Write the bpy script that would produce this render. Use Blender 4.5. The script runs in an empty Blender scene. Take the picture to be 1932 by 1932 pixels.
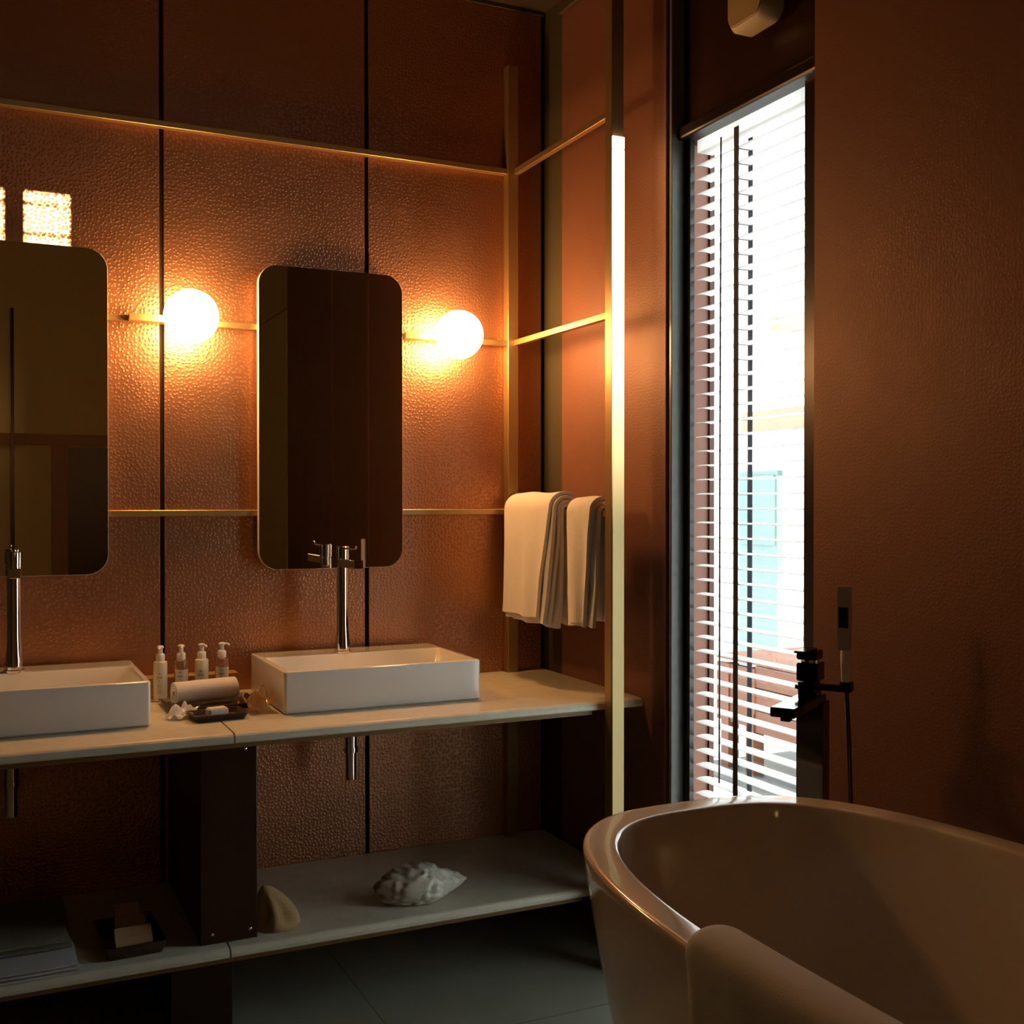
import bpy, bmesh, math, random
from mathutils import Vector, Matrix, noise
random.seed(7)
sc = bpy.context.scene
COL = sc.collection

# ---------------------------------------------------------------- camera
F_PX = 2110.0
cam_d = bpy.data.cameras.new('camera'); cam = bpy.data.objects.new('camera', cam_d); COL.objects.link(cam)
cam_d.sensor_width = 36.0; cam_d.sensor_fit = 'HORIZONTAL'
cam_d.lens = F_PX / 1932.0 * 36.0
cam_d.clip_start = 0.02
cam.location = (0, 0, 1.27)
cam.rotation_euler = (math.pi/2 - math.atan(20/F_PX), 0, -math.radians(25.35))
sc.camera = cam

# ---------------------------------------------------------------- colour management / world / sun
sc.view_settings.view_transform = 'Standard'
sc.view_settings.look = 'None'
sc.view_settings.gamma = 1.0
sc.view_settings.exposure = 0.7
sc.view_settings.use_curve_mapping = False
sc.cycles.use_denoising = True
sc.cycles.max_bounces = 10
sc.cycles.diffuse_bounces = 5
sc.cycles.glossy_bounces = 6
sc.cycles.transparent_max_bounces = 24
sc.cycles.sample_clamp_indirect = 6.0
sc.cycles.caustics_reflective = True

w = bpy.data.worlds.new('world'); sc.world = w; w.use_nodes = True
bg = w.node_tree.nodes['Background']
bg.inputs[0].default_value = (0.90, 0.98, 0.97, 1)
bg.inputs[1].default_value = 3.2

sun_d = bpy.data.lights.new('sun', 'SUN'); sun = bpy.data.objects.new('sun', sun_d); COL.objects.link(sun)
sun_d.energy = 9.0; sun_d.color = (1.0, 0.85, 0.50); sun_d.angle = math.radians(0.15)
sun.rotation_euler = Vector((0.0, 0.943, -0.333)).to_track_quat('-Z', 'Y').to_euler()

def portal(loc, dirv, sx, sy):
    d = bpy.data.lights.new('window_portal', 'AREA'); o = bpy.data.objects.new('window_portal', d); COL.objects.link(o)
    d.shape = 'RECTANGLE'; d.size = sx; d.size_y = sy; d.cycles.is_portal = True
    o.location = loc; o.rotation_euler = Vector(dirv).to_track_quat('-Z', 'Z').to_euler()
portal((1.90, 2.26, 1.25), (-1, 0, 0), 0.70, 2.4)

# ---------------------------------------------------------------- materials
def newmat(name):
    m = bpy.data.materials.new(name); m.use_nodes = True
    return m, m.node_tree, m.node_tree.nodes['Principled BSDF']

def pmat(name, col, rough=0.5, metal=0.0, var=0.0, vscale=8.0, bump=0.0, bscale=60.0, spec=0.5, coat=0.0,
         trans=0.0, ior=1.45, emit=None, es=0.0, stretch=(1, 1, 1), sheen=0.0, alpha=1.0, croughness=0.05):
    m, nt, b = newmat(name)
    b.inputs['Roughness'].default_value = rough
    b.inputs['Metallic'].default_value = metal
    b.inputs['Specular IOR Level'].default_value = spec
    b.inputs['Coat Weight'].default_value = coat
    b.inputs['Coat Roughness'].default_value = croughness
    b.inputs['Transmission Weight'].default_value = trans
    b.inputs['IOR'].default_value = ior
    b.inputs['Sheen Weight'].default_value = sheen
    b.inputs['Alpha'].default_value = alpha
    tc = nt.nodes.new('ShaderNodeTexCoord')
    mp = nt.nodes.new('ShaderNodeMapping'); mp.inputs['Scale'].default_value = stretch
    nt.links.new(tc.outputs['Object'], mp.inputs['Vector'])
    n = nt.nodes.new('ShaderNodeTexNoise'); n.inputs['Scale'].default_value = vscale; n.inputs['Detail'].default_value = 5
    nt.links.new(mp.outputs[0], n.inputs['Vector'])
    r = nt.nodes.new('ShaderNodeMix'); r.data_type = 'RGBA'
    r.inputs[6].default_value = tuple(c*(1-var) for c in col) + (1,)
    r.inputs[7].default_value = tuple(min(1, c*(1+var)) for c in col) + (1,)
    nt.links.new(n.outputs['Fac'], r.inputs[0]); nt.links.new(r.outputs[2], b.inputs['Base Color'])
    if bump:
        n2 = nt.nodes.new('ShaderNodeTexNoise'); n2.inputs['Scale'].default_value = bscale; n2.inputs['Detail'].default_value = 4
        nt.links.new(mp.outputs[0], n2.inputs['Vector'])
        bp = nt.nodes.new('ShaderNodeBump'); bp.inputs['Strength'].default_value = bump; bp.inputs['Distance'].default_value = 0.002
        nt.links.new(n2.outputs['Fac'], bp.inputs['Height']); nt.links.new(bp.outputs[0], b.inputs['Normal'])
    if emit:
        b.inputs['Emission Color'].default_value = emit + (1,); b.inputs['Emission Strength'].default_value = es
    return m

def copper_mat(name, bstr, scale, col, rough=0.42, metal=0.88):
    """hammered, lacquered copper sheet: raised dots over a slowly varying patina"""
    m, nt, b = newmat(name)
    tc = nt.nodes.new('ShaderNodeTexCoord')
    # slightly warped dot rows
    nz = nt.nodes.new('ShaderNodeTexNoise'); nz.inputs['Scale'].default_value = 1.6; nz.inputs['Detail'].default_value = 3
    nt.links.new(tc.outputs['Object'], nz.inputs['Vector'])
    n3 = nt.nodes.new('ShaderNodeTexNoise'); n3.inputs['Scale'].default_value = 9; n3.inputs['Detail'].default_value = 6
    nt.links.new(tc.outputs['Object'], n3.inputs['Vector'])
    mx = nt.nodes.new('ShaderNodeMix'); mx.data_type = 'RGBA'
    mx.inputs[6].default_value = tuple(c*0.78 for c in col) + (1,)
    mx.inputs[7].default_value = (min(1, col[0]*1.15), col[1]*1.2, col[2]*1.3, 1)
    nt.links.new(nz.outputs['Fac'], mx.inputs[0]); nt.links.new(mx.outputs[2], b.inputs['Base Color'])
    v = nt.nodes.new('ShaderNodeTexVoronoi'); v.inputs['Scale'].default_value = scale; v.inputs['Randomness'].default_value = 0.75
    v.voronoi_dimensions = '2D'
    sx = nt.nodes.new('ShaderNodeSeparateXYZ'); ad = nt.nodes.new('ShaderNodeMath'); ad.operation = 'ADD'; cb = nt.nodes.new('ShaderNodeCombineXYZ')
    nt.links.new(tc.outputs['Object'], sx.inputs[0]); nt.links.new(sx.outputs['X'], ad.inputs[0]); nt.links.new(sx.outputs['Y'], ad.inputs[1])
    nt.links.new(ad.outputs[0], cb.inputs['X']); nt.links.new(sx.outputs['Z'], cb.inputs['Y']); nt.links.new(cb.outputs[0], v.inputs['Vector'])
    mr = nt.nodes.new('ShaderNodeMapRange'); mr.interpolation_type = 'SMOOTHSTEP'
    mr.inputs['From Min'].default_value = 0.44; mr.inputs['From Max'].default_value = 0.0
    nt.links.new(v.outputs['Distance'], mr.inputs['Value'])
    mm = nt.nodes.new('ShaderNodeMapRange'); mm.inputs['From Min'].default_value = 0.3; mm.inputs['From Max'].default_value = 0.65
    mm.inputs['To Min'].default_value = 0.45; mm.inputs['To Max'].default_value = 1.1
    nt.links.new(nz.outputs['Fac'], mm.inputs['Value'])
    mu = nt.nodes.new('ShaderNodeMath'); mu.operation = 'MULTIPLY'
    nt.links.new(mr.outputs[0], mu.inputs[0]); nt.links.new(mm.outputs[0], mu.inputs[1])
    bp = nt.nodes.new('ShaderNodeBump'); bp.inputs['Strength'].default_value = bstr; bp.inputs['Distance'].default_value = 0.0024
    nt.links.new(mu.outputs[0], bp.inputs['Height']); nt.links.new(bp.outputs[0], b.inputs['Normal'])
    rr = nt.nodes.new('ShaderNodeMapRange'); rr.inputs['To Min'].default_value = rough-0.06; rr.inputs['To Max'].default_value = rough+0.08
    nt.links.new(n3.outputs['Fac'], rr.inputs['Value']); nt.links.new(rr.outputs[0], b.inputs['Roughness'])
    b.inputs['Metallic'].default_value = metal
    b.inputs['Coat Weight'].default_value = 0.0
    return m

M = {}
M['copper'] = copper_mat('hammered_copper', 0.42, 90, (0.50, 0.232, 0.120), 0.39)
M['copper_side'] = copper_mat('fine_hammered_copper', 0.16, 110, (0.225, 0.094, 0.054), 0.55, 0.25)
M['gap'] = pmat('dark_wall_core', (0.008, 0.005, 0.004), 0.8)
M['brass'] = pmat('brushed_brass', (0.46, 0.32, 0.145), 0.40, 0.85, 0.08, 30, stretch=(1, 1, 0.05))
M['marble'] = pmat('honed_white_stone', (0.66, 0.62, 0.50), 0.30, 0, 0.16, 26, bump=0.12, bscale=120, spec=0.5)
M['wood_edge'] = pmat('golden_support_wood', (0.20, 0.105, 0.03), 0.5, 0, 0.2, 20, stretch=(0.2, 1, 1))
M['ceramic'] = pmat('white_ceramic', (0.80, 0.78, 0.74), 0.12, 0, 0.02, 5, coat=0.4)
M['tub'] = pmat('white_acrylic', (0.82, 0.72, 0.60), 0.10, 0, 0.02, 5, coat=0.5)
M['chrome'] = pmat('polished_chrome', (0.82, 0.82, 0.80), 0.06, 1.0, 0.02, 5)
M['chrome_dark_refl'] = pmat('chrome_painted_dark_reflection', (0.06, 0.05, 0.04), 0.10, 1.0, 0.02, 5)  # chrome with the dark room's reflection put into its base colour
M['chrome_tan_refl'] = pmat('chrome_painted_tan_reflection', (0.78, 0.70, 0.62), 0.30, 0.55, 0.02, 5)  # chrome with a tan reflection put into its base colour
M['mirror'] = pmat('silvered_glass', (0.80, 0.76, 0.68), 0.004, 1.0, 0.0, 5)
M['edge'] = pmat('polished_glass_edge', (0.85, 0.84, 0.80), 0.35, 0.0, 0.02, 5)
M['towel'] = pmat('white_terry_cloth', (0.80, 0.77, 0.73), 0.95, 0, 0.05, 60, bump=0.45, bscale=700, sheen=0.3, spec=0.1)
M['darkwood'] = pmat('dark_red_wood', (0.030, 0.010, 0.006), 0.35, 0, 0.4, 12, stretch=(1, 1, 0.08), bump=0.1, bscale=30)
M['blackframe'] = pmat('glossy_dark_window_frame', (0.018, 0.012, 0.010), 0.28, 0, 0.2, 10)
M['redwood'] = pmat('red_brown_sash_wood', (0.07, 0.024, 0.016), 0.7, 0, 0.2, 14, stretch=(1, 1, 0.1))
M['lit_redwood'] = pmat('sky_lit_red_wood', (0.16, 0.062, 0.04), 0.6, 0, 0.15, 14, stretch=(1, 1, 0.1))  # sash red wood made lighter, sky light put into the colour
M['plaster_dark'] = pmat('dark_olive_plaster', (0.060, 0.045, 0.018), 0.75, 0, 0.15, 6, bump=0.1)
M['plaster'] = pmat('olive_plaster', (0.66, 0.54, 0.26), 0.7, 0, 0.08, 3, bump=0.1)
M['ceiling'] = pmat('dark_ceiling_paint', (0.045, 0.03, 0.015), 0.8, 0, 0.1, 3)
M['slat'] = pmat('white_blind_slat', (0.82, 0.84, 0.85), 0.5, 0, 0.02, 3)
def slat_mat():
    m, nt, b = newmat('white_translucent_slat'); out = nt.nodes['Material Output']
    b.inputs['Base Color'].default_value = (0.84, 0.86, 0.87, 1); b.inputs['Roughness'].default_value = 0.45
    tr = nt.nodes.new('ShaderNodeBsdfTranslucent'); tr.inputs[0].default_value = (0.95, 0.96, 0.97, 1)
    mx = nt.nodes.new('ShaderNodeMixShader'); mx.inputs[0].default_value = 0.75
    nt.links.new(b.outputs[0], mx.inputs[1]); nt.links.new(tr.outputs[0], mx.inputs[2]); nt.links.new(mx.outputs[0], out.inputs[0]); return m
M['slat'] = slat_mat()
M['tape'] = pmat('grey_ladder_tape', (0.05, 0.05, 0.06), 0.8)
M['bronze'] = pmat('brownish_band', (0.32, 0.14, 0.05), 0.45, 0, 0.1, 4, stretch=(0.3, 1, 1))
M['soap'] = pmat('ivory_soap', (0.82, 0.76, 0.62), 0.4, 0, 0.03, 20)
M['dish'] = pmat('dark_brown_dish', (0.045, 0.022, 0.014), 0.35, 0, 0.2, 20)
M['boxwood'] = pmat('light_oak_box', (0.42, 0.23, 0.075), 0.5, 0, 0.2, 20, stretch=(0.2, 1, 1))
M['cream'] = pmat('cream_lotion_bottle', (0.80, 0.74, 0.56), 0.25, 0, 0.02, 9, coat=0.3)
M['pump'] = pmat('white_pump_plastic', (0.85, 0.80, 0.74), 0.35)
M['label'] = pmat('cream_paper_label', (0.78, 0.74, 0.60), 0.6)
M['ink'] = pmat('grey_print', (0.20, 0.17, 0.12), 0.7)
M['clear'] = pmat('clear_amber_gel', (0.72, 0.68, 0.48), 0.08, 0, 0.03, 9, trans=0.85, ior=1.4)
M['clear2'] = pmat('clear_pink_gel', (0.86, 0.78, 0.68), 0.06, 0, 0.03, 9, trans=0.9, ior=1.4)
M['plastic'] = pmat('crinkled_clear_film', (0.85, 0.83, 0.84), 0.18, 0, 0.05, 40, trans=0.35, alpha=0.85, bump=0.5, bscale=60)
M['film2'] = pmat('amber_tinted_film', (0.55, 0.33, 0.16), 0.2, 0, 0.2, 40, trans=0.3, alpha=0.7, bump=0.5, bscale=60)
M['bag'] = pmat('crinkled_white_bag', (0.56, 0.53, 0.46), 0.32, 0, 0.2, 14, bump=0.5, bscale=50, coat=0.2)
M['tan'] = pmat('tan_felt', (0.40, 0.26, 0.12), 0.85, 0, 0.15, 40, bump=0.5, bscale=150)
M['kraft'] = pmat('kraft_card', (0.46, 0.30, 0.15), 0.75, 0, 0.1, 30)
M['linen'] = pmat('grey_green_linen', (0.21, 0.20, 0.14), 0.9, 0, 0.25, 120, bump=0.6, bscale=200, stretch=(1, 0.2, 1))
M['paper'] = pmat('off_white_cloth', (0.56, 0.55, 0.55), 0.8, 0, 0.04, 20)
M['beige'] = pmat('beige_plastic_housing', (0.42, 0.32, 0.18), 0.5, 0, 0.06, 8)
M['blackpl'] = pmat('black_plastic', (0.01, 0.01, 0.01), 0.4)
M['white_out'] = pmat('sunlit_white_render', (0.82, 0.82, 0.80), 0.8)
M['teal'] = pmat('blue_green_door_glass', (0.13, 0.20, 0.205), 0.2, 0, 0.2, 3)
M['roofwood'] = pmat('terracotta_beam', (0.40, 0.2, 0.14), 0.6, 0, 0.2, 6)
M['deckwood'] = pmat('red_timber_planks', (0.12, 0.034, 0.014), 0.55, 0, 0.45, 9, stretch=(1, 0.3, 2))
M['shade_grey'] = pmat('planter_shade_grey', (0.06, 0.06, 0.07), 0.6, 0, 0.1, 6)  # shade under the planter as a dark colour

def glass_mat():
    m, nt, b = newmat('window_glass')
    out = nt.nodes['Material Output']; nt.nodes.remove(b)
    t = nt.nodes.new('ShaderNodeBsdfTransparent'); g = nt.nodes.new('ShaderNodeBsdfGlossy'); g.inputs['Roughness'].default_value = 0.01
    t.inputs[0].default_value = (0.97, 0.985, 0.98, 1)
    fr = nt.nodes.new('ShaderNodeFresnel'); mx = nt.nodes.new('ShaderNodeMixShader')
    ge = nt.nodes.new('ShaderNodeNewGeometry'); sb = nt.nodes.new('ShaderNodeMath'); sb.operation = 'SUBTRACT'; sb.inputs[0].default_value = 1.0
    nt.links.new(ge.outputs['Backfacing'], sb.inputs[1]); ml = nt.nodes.new('ShaderNodeMath'); ml.operation = 'MULTIPLY'
    nt.links.new(fr.outputs[0], ml.inputs[0]); nt.links.new(sb.outputs[0], ml.inputs[1])
    nt.links.new(ml.outputs[0], mx.inputs[0]); nt.links.new(t.outputs[0], mx.inputs[1]); nt.links.new(g.outputs[0], mx.inputs[2])
    nt.links.new(mx.outputs[0], out.inputs[0]); return m
M['glass'] = glass_mat()

def floor_mat():
    m, nt, b = newmat('grey_floor_tile')
    tc = nt.nodes.new('ShaderNodeTexCoord')
    mp = nt.nodes.new('ShaderNodeMapping'); mp.inputs['Location'].default_value = (0.02, 0.26, 0)
    nt.links.new(tc.outputs['Object'], mp.inputs[0])
    br = nt.nodes.new('ShaderNodeTexBrick'); br.offset = 0.0; br.inputs['Scale'].default_value = 1.0
    br.inputs['Brick Width'].default_value = 0.9; br.inputs['Row Height'].default_value = 0.9
    br.inputs['Mortar Size'].default_value = 0.002; br.inputs['Mortar Smooth'].default_value = 0.3
    br.inputs['Color1'].default_value = (0.30, 0.31, 0.25, 1); br.inputs['Color2'].default_value = (0.32, 0.33, 0.265, 1)
    br.inputs['Mortar'].default_value = (0.12, 0.12, 0.10, 1)
    nt.links.new(mp.outputs[0], br.inputs['Vector'])
    n = nt.nodes.new('ShaderNodeTexNoise'); n.inputs['Scale'].default_value = 5; n.inputs['Detail'].default_value = 6
    nt.links.new(tc.outputs['Object'], n.inputs['Vector'])
    mx = nt.nodes.new('ShaderNodeMix'); mx.data_type = 'RGBA'; mx.blend_type = 'MULTIPLY'; mx.inputs[0].default_value = 0.35
    nt.links.new(br.outputs[0], mx.inputs[6]); nt.links.new(n.outputs['Fac'], mx.inputs[7])
    nt.links.new(mx.outputs[2], b.inputs['Base Color']); b.inputs['Roughness'].default_value = 0.38
    return m
M['floor'] = floor_mat()

def led_mat():
    m, nt, b = newmat('warm_led_diffuser')
    tc = nt.nodes.new('ShaderNodeTexCoord'); sx = nt.nodes.new('ShaderNodeSeparateXYZ')
    nt.links.new(tc.outputs['Object'], sx.inputs[0])
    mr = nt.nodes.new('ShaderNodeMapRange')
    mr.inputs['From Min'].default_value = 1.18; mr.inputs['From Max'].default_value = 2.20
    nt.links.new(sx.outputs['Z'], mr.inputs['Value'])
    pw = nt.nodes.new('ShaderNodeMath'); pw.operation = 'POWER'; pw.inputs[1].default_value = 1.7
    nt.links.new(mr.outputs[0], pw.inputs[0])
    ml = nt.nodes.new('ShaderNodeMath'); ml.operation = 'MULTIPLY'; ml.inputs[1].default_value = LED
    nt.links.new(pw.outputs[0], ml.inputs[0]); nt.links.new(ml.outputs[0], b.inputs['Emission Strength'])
    b.inputs['Emission Color'].default_value = (1.0, 0.62, 0.27, 1)
    b.inputs['Base Color'].default_value = (0.36, 0.27, 0.125, 1); b.inputs['Roughness'].default_value = 0.38
    b.inputs['Metallic'].default_value = 0.8
    return m
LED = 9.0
M['led'] = led_mat()
M['globe'] = pmat('glowing_opal_glass', (0.9, 0.85, 0.75), 0.3, emit=(1.0, 0.51, 0.18), es=46.0)

# ---------------------------------------------------------------- mesh helpers
def merge(bm, tmp):
    me = bpy.data.meshes.new('t'); tmp.to_mesh(me); tmp.free(); bm.from_mesh(me); bpy.data.meshes.remove(me)

def box(bm, x0, x1, y0, y1, z0, z1, bev=0.0, seg=2):
    t = bmesh.new(); bmesh.ops.create_cube(t, size=1)
    for v in t.verts:
        v.co = Vector(((x0+x1)/2 + v.co.x*(x1-x0), (y0+y1)/2 + v.co.y*(y1-y0), (z0+z1)/2 + v.co.z*(z1-z0)))
    if bev: bmesh.ops.bevel(t, geom=t.edges[:], offset=bev, segments=seg, affect='EDGES', profile=0.5)
    merge(bm, t); return bm

def obox(bm, c, u, v, wv, su, sv, sw, bev=0.0):
    """box about c along unit axes u,v,w with full sizes"""
    t = bmesh.new(); bmesh.ops.create_cube(t, size=1)
    u, v, wv, c = Vector(u), Vector(v), Vector(wv), Vector(c)
    if bev:
        for q in t.verts: q.co = Vector((q.co.x*su, q.co.y*sv, q.co.z*sw))
        bmesh.ops.bevel(t, geom=t.edges[:], offset=bev, segments=2, affect='EDGES')
        for q in t.verts: q.co = c + u*q.co.x + v*q.co.y + wv*q.co.z
    else:
        for q in t.verts: q.co = c + u*q.co.x*su + v*q.co.y*sv + wv*q.co.z*sw
    merge(bm, t); return bm

def loft(bm, rings, cap0=True, cap1=True, closed=True):
    vs = [[bm.verts.new(p) for p in r] for r in rings]
    n = len(vs[0])
    for a, b in zip(vs, vs[1:]):
        for i in range(n if closed else n-1):
            j = (i+1) % n
            bm.faces.new((a[i], a[j], b[j], b[i]))
    if cap0: bm.faces.new(list(reversed(vs[0])))
    if cap1: bm.faces.new(vs[-1])
    return bm

def rings_axis(p0, axis, prof, seg=32):
    axis = Vector(axis).normalized(); p0 = Vector(p0)
    u = axis.orthogonal().normalized(); v = axis.cross(u)
    return [[p0 + axis*h + (u*math.cos(2*math.pi*i/seg) + v*math.sin(2*math.pi*i/seg))*max(r, 1e-5) for i in range(seg)] for r, h in prof]

def lathe(bm, p0, axis, prof, seg=32):
    return loft(bm, rings_axis(p0, axis, prof, seg))

def tube(bm, pts, r, seg=12):
    pts = [Vector(p) for p in pts]; rs = []
    ref = Vector((0, 0, 1))
    for i, p in enumerate(pts):
        d = (pts[min(i+1, len(pts)-1)] - pts[max(i-1, 0)]).normalized()
        u = d.cross(ref)
        if u.length < 1e-3: u = d.cross(Vector((1, 0, 0)))
        u.normalize(); v = d.cross(u)
        rs.append([p + (u*math.cos(2*math.pi*k/seg) + v*math.sin(2*math.pi*k/seg))*r for k in range(seg)])
    return loft(bm, rs)

def rrect(x0, x1, y0, y1, r, n=6):
    pts = []
    for cx, cy, a0 in ((x1-r, y1-r, 0), (x0+r, y1-r, 90), (x0+r, y0+r, 180), (x1-r, y0+r, 270)):
        for k in range(n+1):
            a = math.radians(a0 + 90*k/n); pts.append((cx + r*math.cos(a), cy + r*math.sin(a)))
    return pts

def prism(bm, poly, z0, z1, bev=0.0):
    t = bmesh.new()
    loft(t, [[(x, y, z0) for x, y in poly], [(x, y, z1) for x, y in poly]])
    if bev:
        bmesh.ops.bevel(t, geom=[e for e in t.edges if abs(e.verts[0].co.z - e.verts[1].co.z) < 1e-6], offset=bev, segments=3, affect='EDGES')
    merge(bm, t); return bm

def mk(name, bm, m, parent=None, smooth=None, label=None, subsurf=0):
    bmesh.ops.recalc_face_normals(bm, faces=bm.faces[:])
    me = bpy.data.meshes.new(name); bm.to_mesh(me); bm.free()
    o = bpy.data.objects.new(name, me); COL.objects.link(o)
    me.materials.append(M[m] if isinstance(m, str) else m)
    if smooth is not None:
        me.shade_smooth()
        if smooth: 
            try: me.set_sharp_from_angle(angle=math.radians(smooth))
            except Exception: pass
    if parent:
        o.parent = parent; o.matrix_parent_inverse = Matrix.Translation(-Vector(parent.location))
    if label: o['label'] = label
    if subsurf:
        s = o.modifiers.new('sub', 'SUBSURF'); s.levels = subsurf; s.render_levels = subsurf
    return o

def B(): return bmesh.new()

def tag(o, label, cat, group=None, kind=None):
    o['label'] = label; o['category'] = cat
    if group: o['group'] = group
    if kind: o['kind'] = kind
    return o

def thing(name, loc, label, cat, group=None):
    o = bpy.data.objects.new(name, None); COL.objects.link(o); o.location = loc; o.empty_display_size = 0.05
    return tag(o, label, cat, group)

def struct(name, bm, m, label, cat='wall', parent=None):
    o = mk(name, bm, m, parent)
    if not parent:
        o['kind'] = 'structure'; o['label'] = label; o['category'] = cat
    return o

# ================================================================ ROOM SHELL
YW, XR, H = 3.25, 1.65, 2.855       # back wall face, right wall face, ceiling
XL, YR, HR = -2.2, -2.0, 4.3        # left wall, rear wall, high ceiling behind
struct('floor', box(B(), XL-0.1, XR+0.02, YR-0.1, YW+0.1, -0.05, 0.0), 'floor', 'grey matte floor tiles under the washstand and bathtub', 'floor')
wb = struct('wall_back', box(B(), XL-0.1, XR+0.2, YW+0.012, YW+0.15, 0, H+0.1), 'gap', 'back wall clad in hammered copper panels behind the mirrors')
for i in range(7):
    x1 = 1.651 - 0.5975*i; x0 = x1 - 0.5975
    mk('copper_panel', box(B(), max(x0+0.006, XL), x1-0.006, YW, YW+0.012, 0.0, H-0.005, 0.0015, 1), 'copper', wb)
b = B(); box(b, XR+0.010, 1.785, 2.512, YW+0.012, 0, H+0.1); box(b, XR+0.010, 1.785, YR-0.1, 1.938, 0, HR+0.1)
wr = struct('wall_right', b, 'plaster_dark', 'right wall with copper panels around the tall window')
for y0, y1 in ((2.524, 3.117), (1.342, 1.937), (0.740, 1.330), (0.140, 0.728), (-0.215, 0.128)):
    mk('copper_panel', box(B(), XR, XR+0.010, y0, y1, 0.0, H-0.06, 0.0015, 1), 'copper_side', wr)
mk('plaster_panel', box(B(), XR, XR+0.010, YR, -0.225, 0, 2.42), 'plaster', wr, label='olive plaster panel beyond the copper')
mk('plaster_panel', box(B(), XR+0.002, XR+0.010, YR, -0.225, 2.43, HR), 'plaster', wr)
struct('wall_left', box(B(), XL-0.12, XL, YR-0.1, YW+0.1, 0, HR+0.1), 'plaster_dark', 'dark olive plaster wall on the left of the room')
# rear wall with slotted clerestory openings
b = B()
box(b, XL-0.1, XR+0.2, YR-0.08, YR, 0, 3.745); box(b, XL-0.1, XR+0.2, YR-0.08, YR, 3.975, HR+0.1)
for x0, x1 in ((XL-0.1, -0.055), (0.052, 0.107), (0.215, XR+0.2)): box(b, x0, x1, YR-0.08, YR, 3.745, 3.975)
struct('wall_rear', b, 'plaster', 'olive plaster wall opposite the mirrors, seen in their reflections')
for i, (x0, x1) in enumerate(((-0.055, 0.052), (0.107, 0.215))):
    b = B()
    for z in (3.932, 3.852): box(b, x0, x1, YR-0.05, YR-0.03, z-0.0022, z+0.0022)
    struct('window_%d' % (i+2), b, 'blackframe', 'small slotted high window in the rear wall', 'window')
struct('ceiling', box(box(box(B(), XL-0.1, XR+0.2, 1.7, YW+0.1, H, H+0.08), XL-0.1, XR+0.2, 1.7, 1.78, H+0.08, HR+0.1), XL-0.1, XR+0.2, YR-0.1, 1.7, HR, HR+0.08), 'ceiling', 'dark brown painted ceiling', 'ceiling')
struct('trim_1', box(B(), XR-0.012, XR+0.010, 2.52, 3.117, 2.796, 2.832, 0.002), 'plaster_dark', 'olive strip along the top of the right copper wall', 'trim')
struct('trim_2', box(B(), XL, XR, YW-0.006, YW, H-0.012, H-0.002), 'plaster_dark', 'thin pale line along the top of the back copper wall', 'trim')
# what the mirrors see on the rear wall
struct('trim_3', box(B(), XL, XR, YR, YR+0.02, 1.657, 1.737), 'bronze', 'brown wooden band across the rear wall, reflected in left mirror', 'trim')
struct('trim_4', box(B(), 0.180, 0.200, YR+0.02, YR+0.04, 0, 2.59), 'blackframe', 'thin dark upright on the rear wall, reflected in left mirror', 'trim')
dr = struct('door_1', box(box(B(), 0.439, 0.54, YR, YR+0.03, 0, 1.655), 0.95, 1.03, YR, YR+0.03, 0, 1.655), 'bronze', 'dark brown door reflected low in the left mirror', 'door')
mk('door_leaf', box(B(), 0.54, 0.95, YR, YR+0.015, 0, 1.65), 'darkwood', dr)
lt = box(B(), XR-0.03, XR, -1.72, -1.66, 1.69, 1.73, 0.004); box(lt, XR-0.012, XR, -1.75, -1.65, 1.65, 1.77, 0.003)
tag(mk('door_latch', lt, 'blackpl'), 'small black latch on the olive wall, reflected in right mirror', 'latch')

# ================================================================ WINDOW (right wall)
ZB, ZT = 0.10, 2.225
wn = struct('window_1', box(box(box(box(B(), 1.692, 1.705, 2.472, 2.512, ZB, ZT), 1.692, 1.745, 1.895, 2.018, ZB, ZT), 1.692, 1.785, 1.938, 2.512, 0.0, ZB), 1.67, 1.76, 1.938, 2.512, ZT+0.002, ZT+0.036, 0.006), 'blackframe', 'tall narrow window with dark glossy frame and white blind', 'window')
mk('window_liner', box(B(), 1.652, 1.692, 2.500, 2.5118, 0.0, H, 0.002), pmat('glossy_grey_liner', (0.11, 0.11, 0.10), 0.30, 0, 0.3, 8, stretch=(1, 1, 0.4)), wn)
mk('side_lining', box(B(), 1.706, 1.774, 2.507, 2.5118, ZB, ZT), 'lit_redwood', wn, label='red-brown side lining behind the blind')
mk('transom_panel', box(B(), 1.694, 1.785, 1.938, 2.512, ZT+0.03, H), 'darkwood', wn, label='dark reddish wood panel above the glass')
mk('sash_stile', box(B(), 1.775, 1.790, 2.500, 2.5118, ZB, ZT), 'redwood', wn, label='red-brown outer sash upright')
mk('sash_stile', box(B(), 1.775, 1.790, 1.9385, 1.975, ZB, ZT), 'redwood', wn)
mk('sash_rail', box(B(), 1.775, 1.790, 1.975, 2.500, ZB, ZB+0.06), 'redwood', wn)
mk('window_pane', box(B(), 1.7905, 1.7945, 1.945, 2.510, ZB+0.05, ZT), 'glass', wn)

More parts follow.
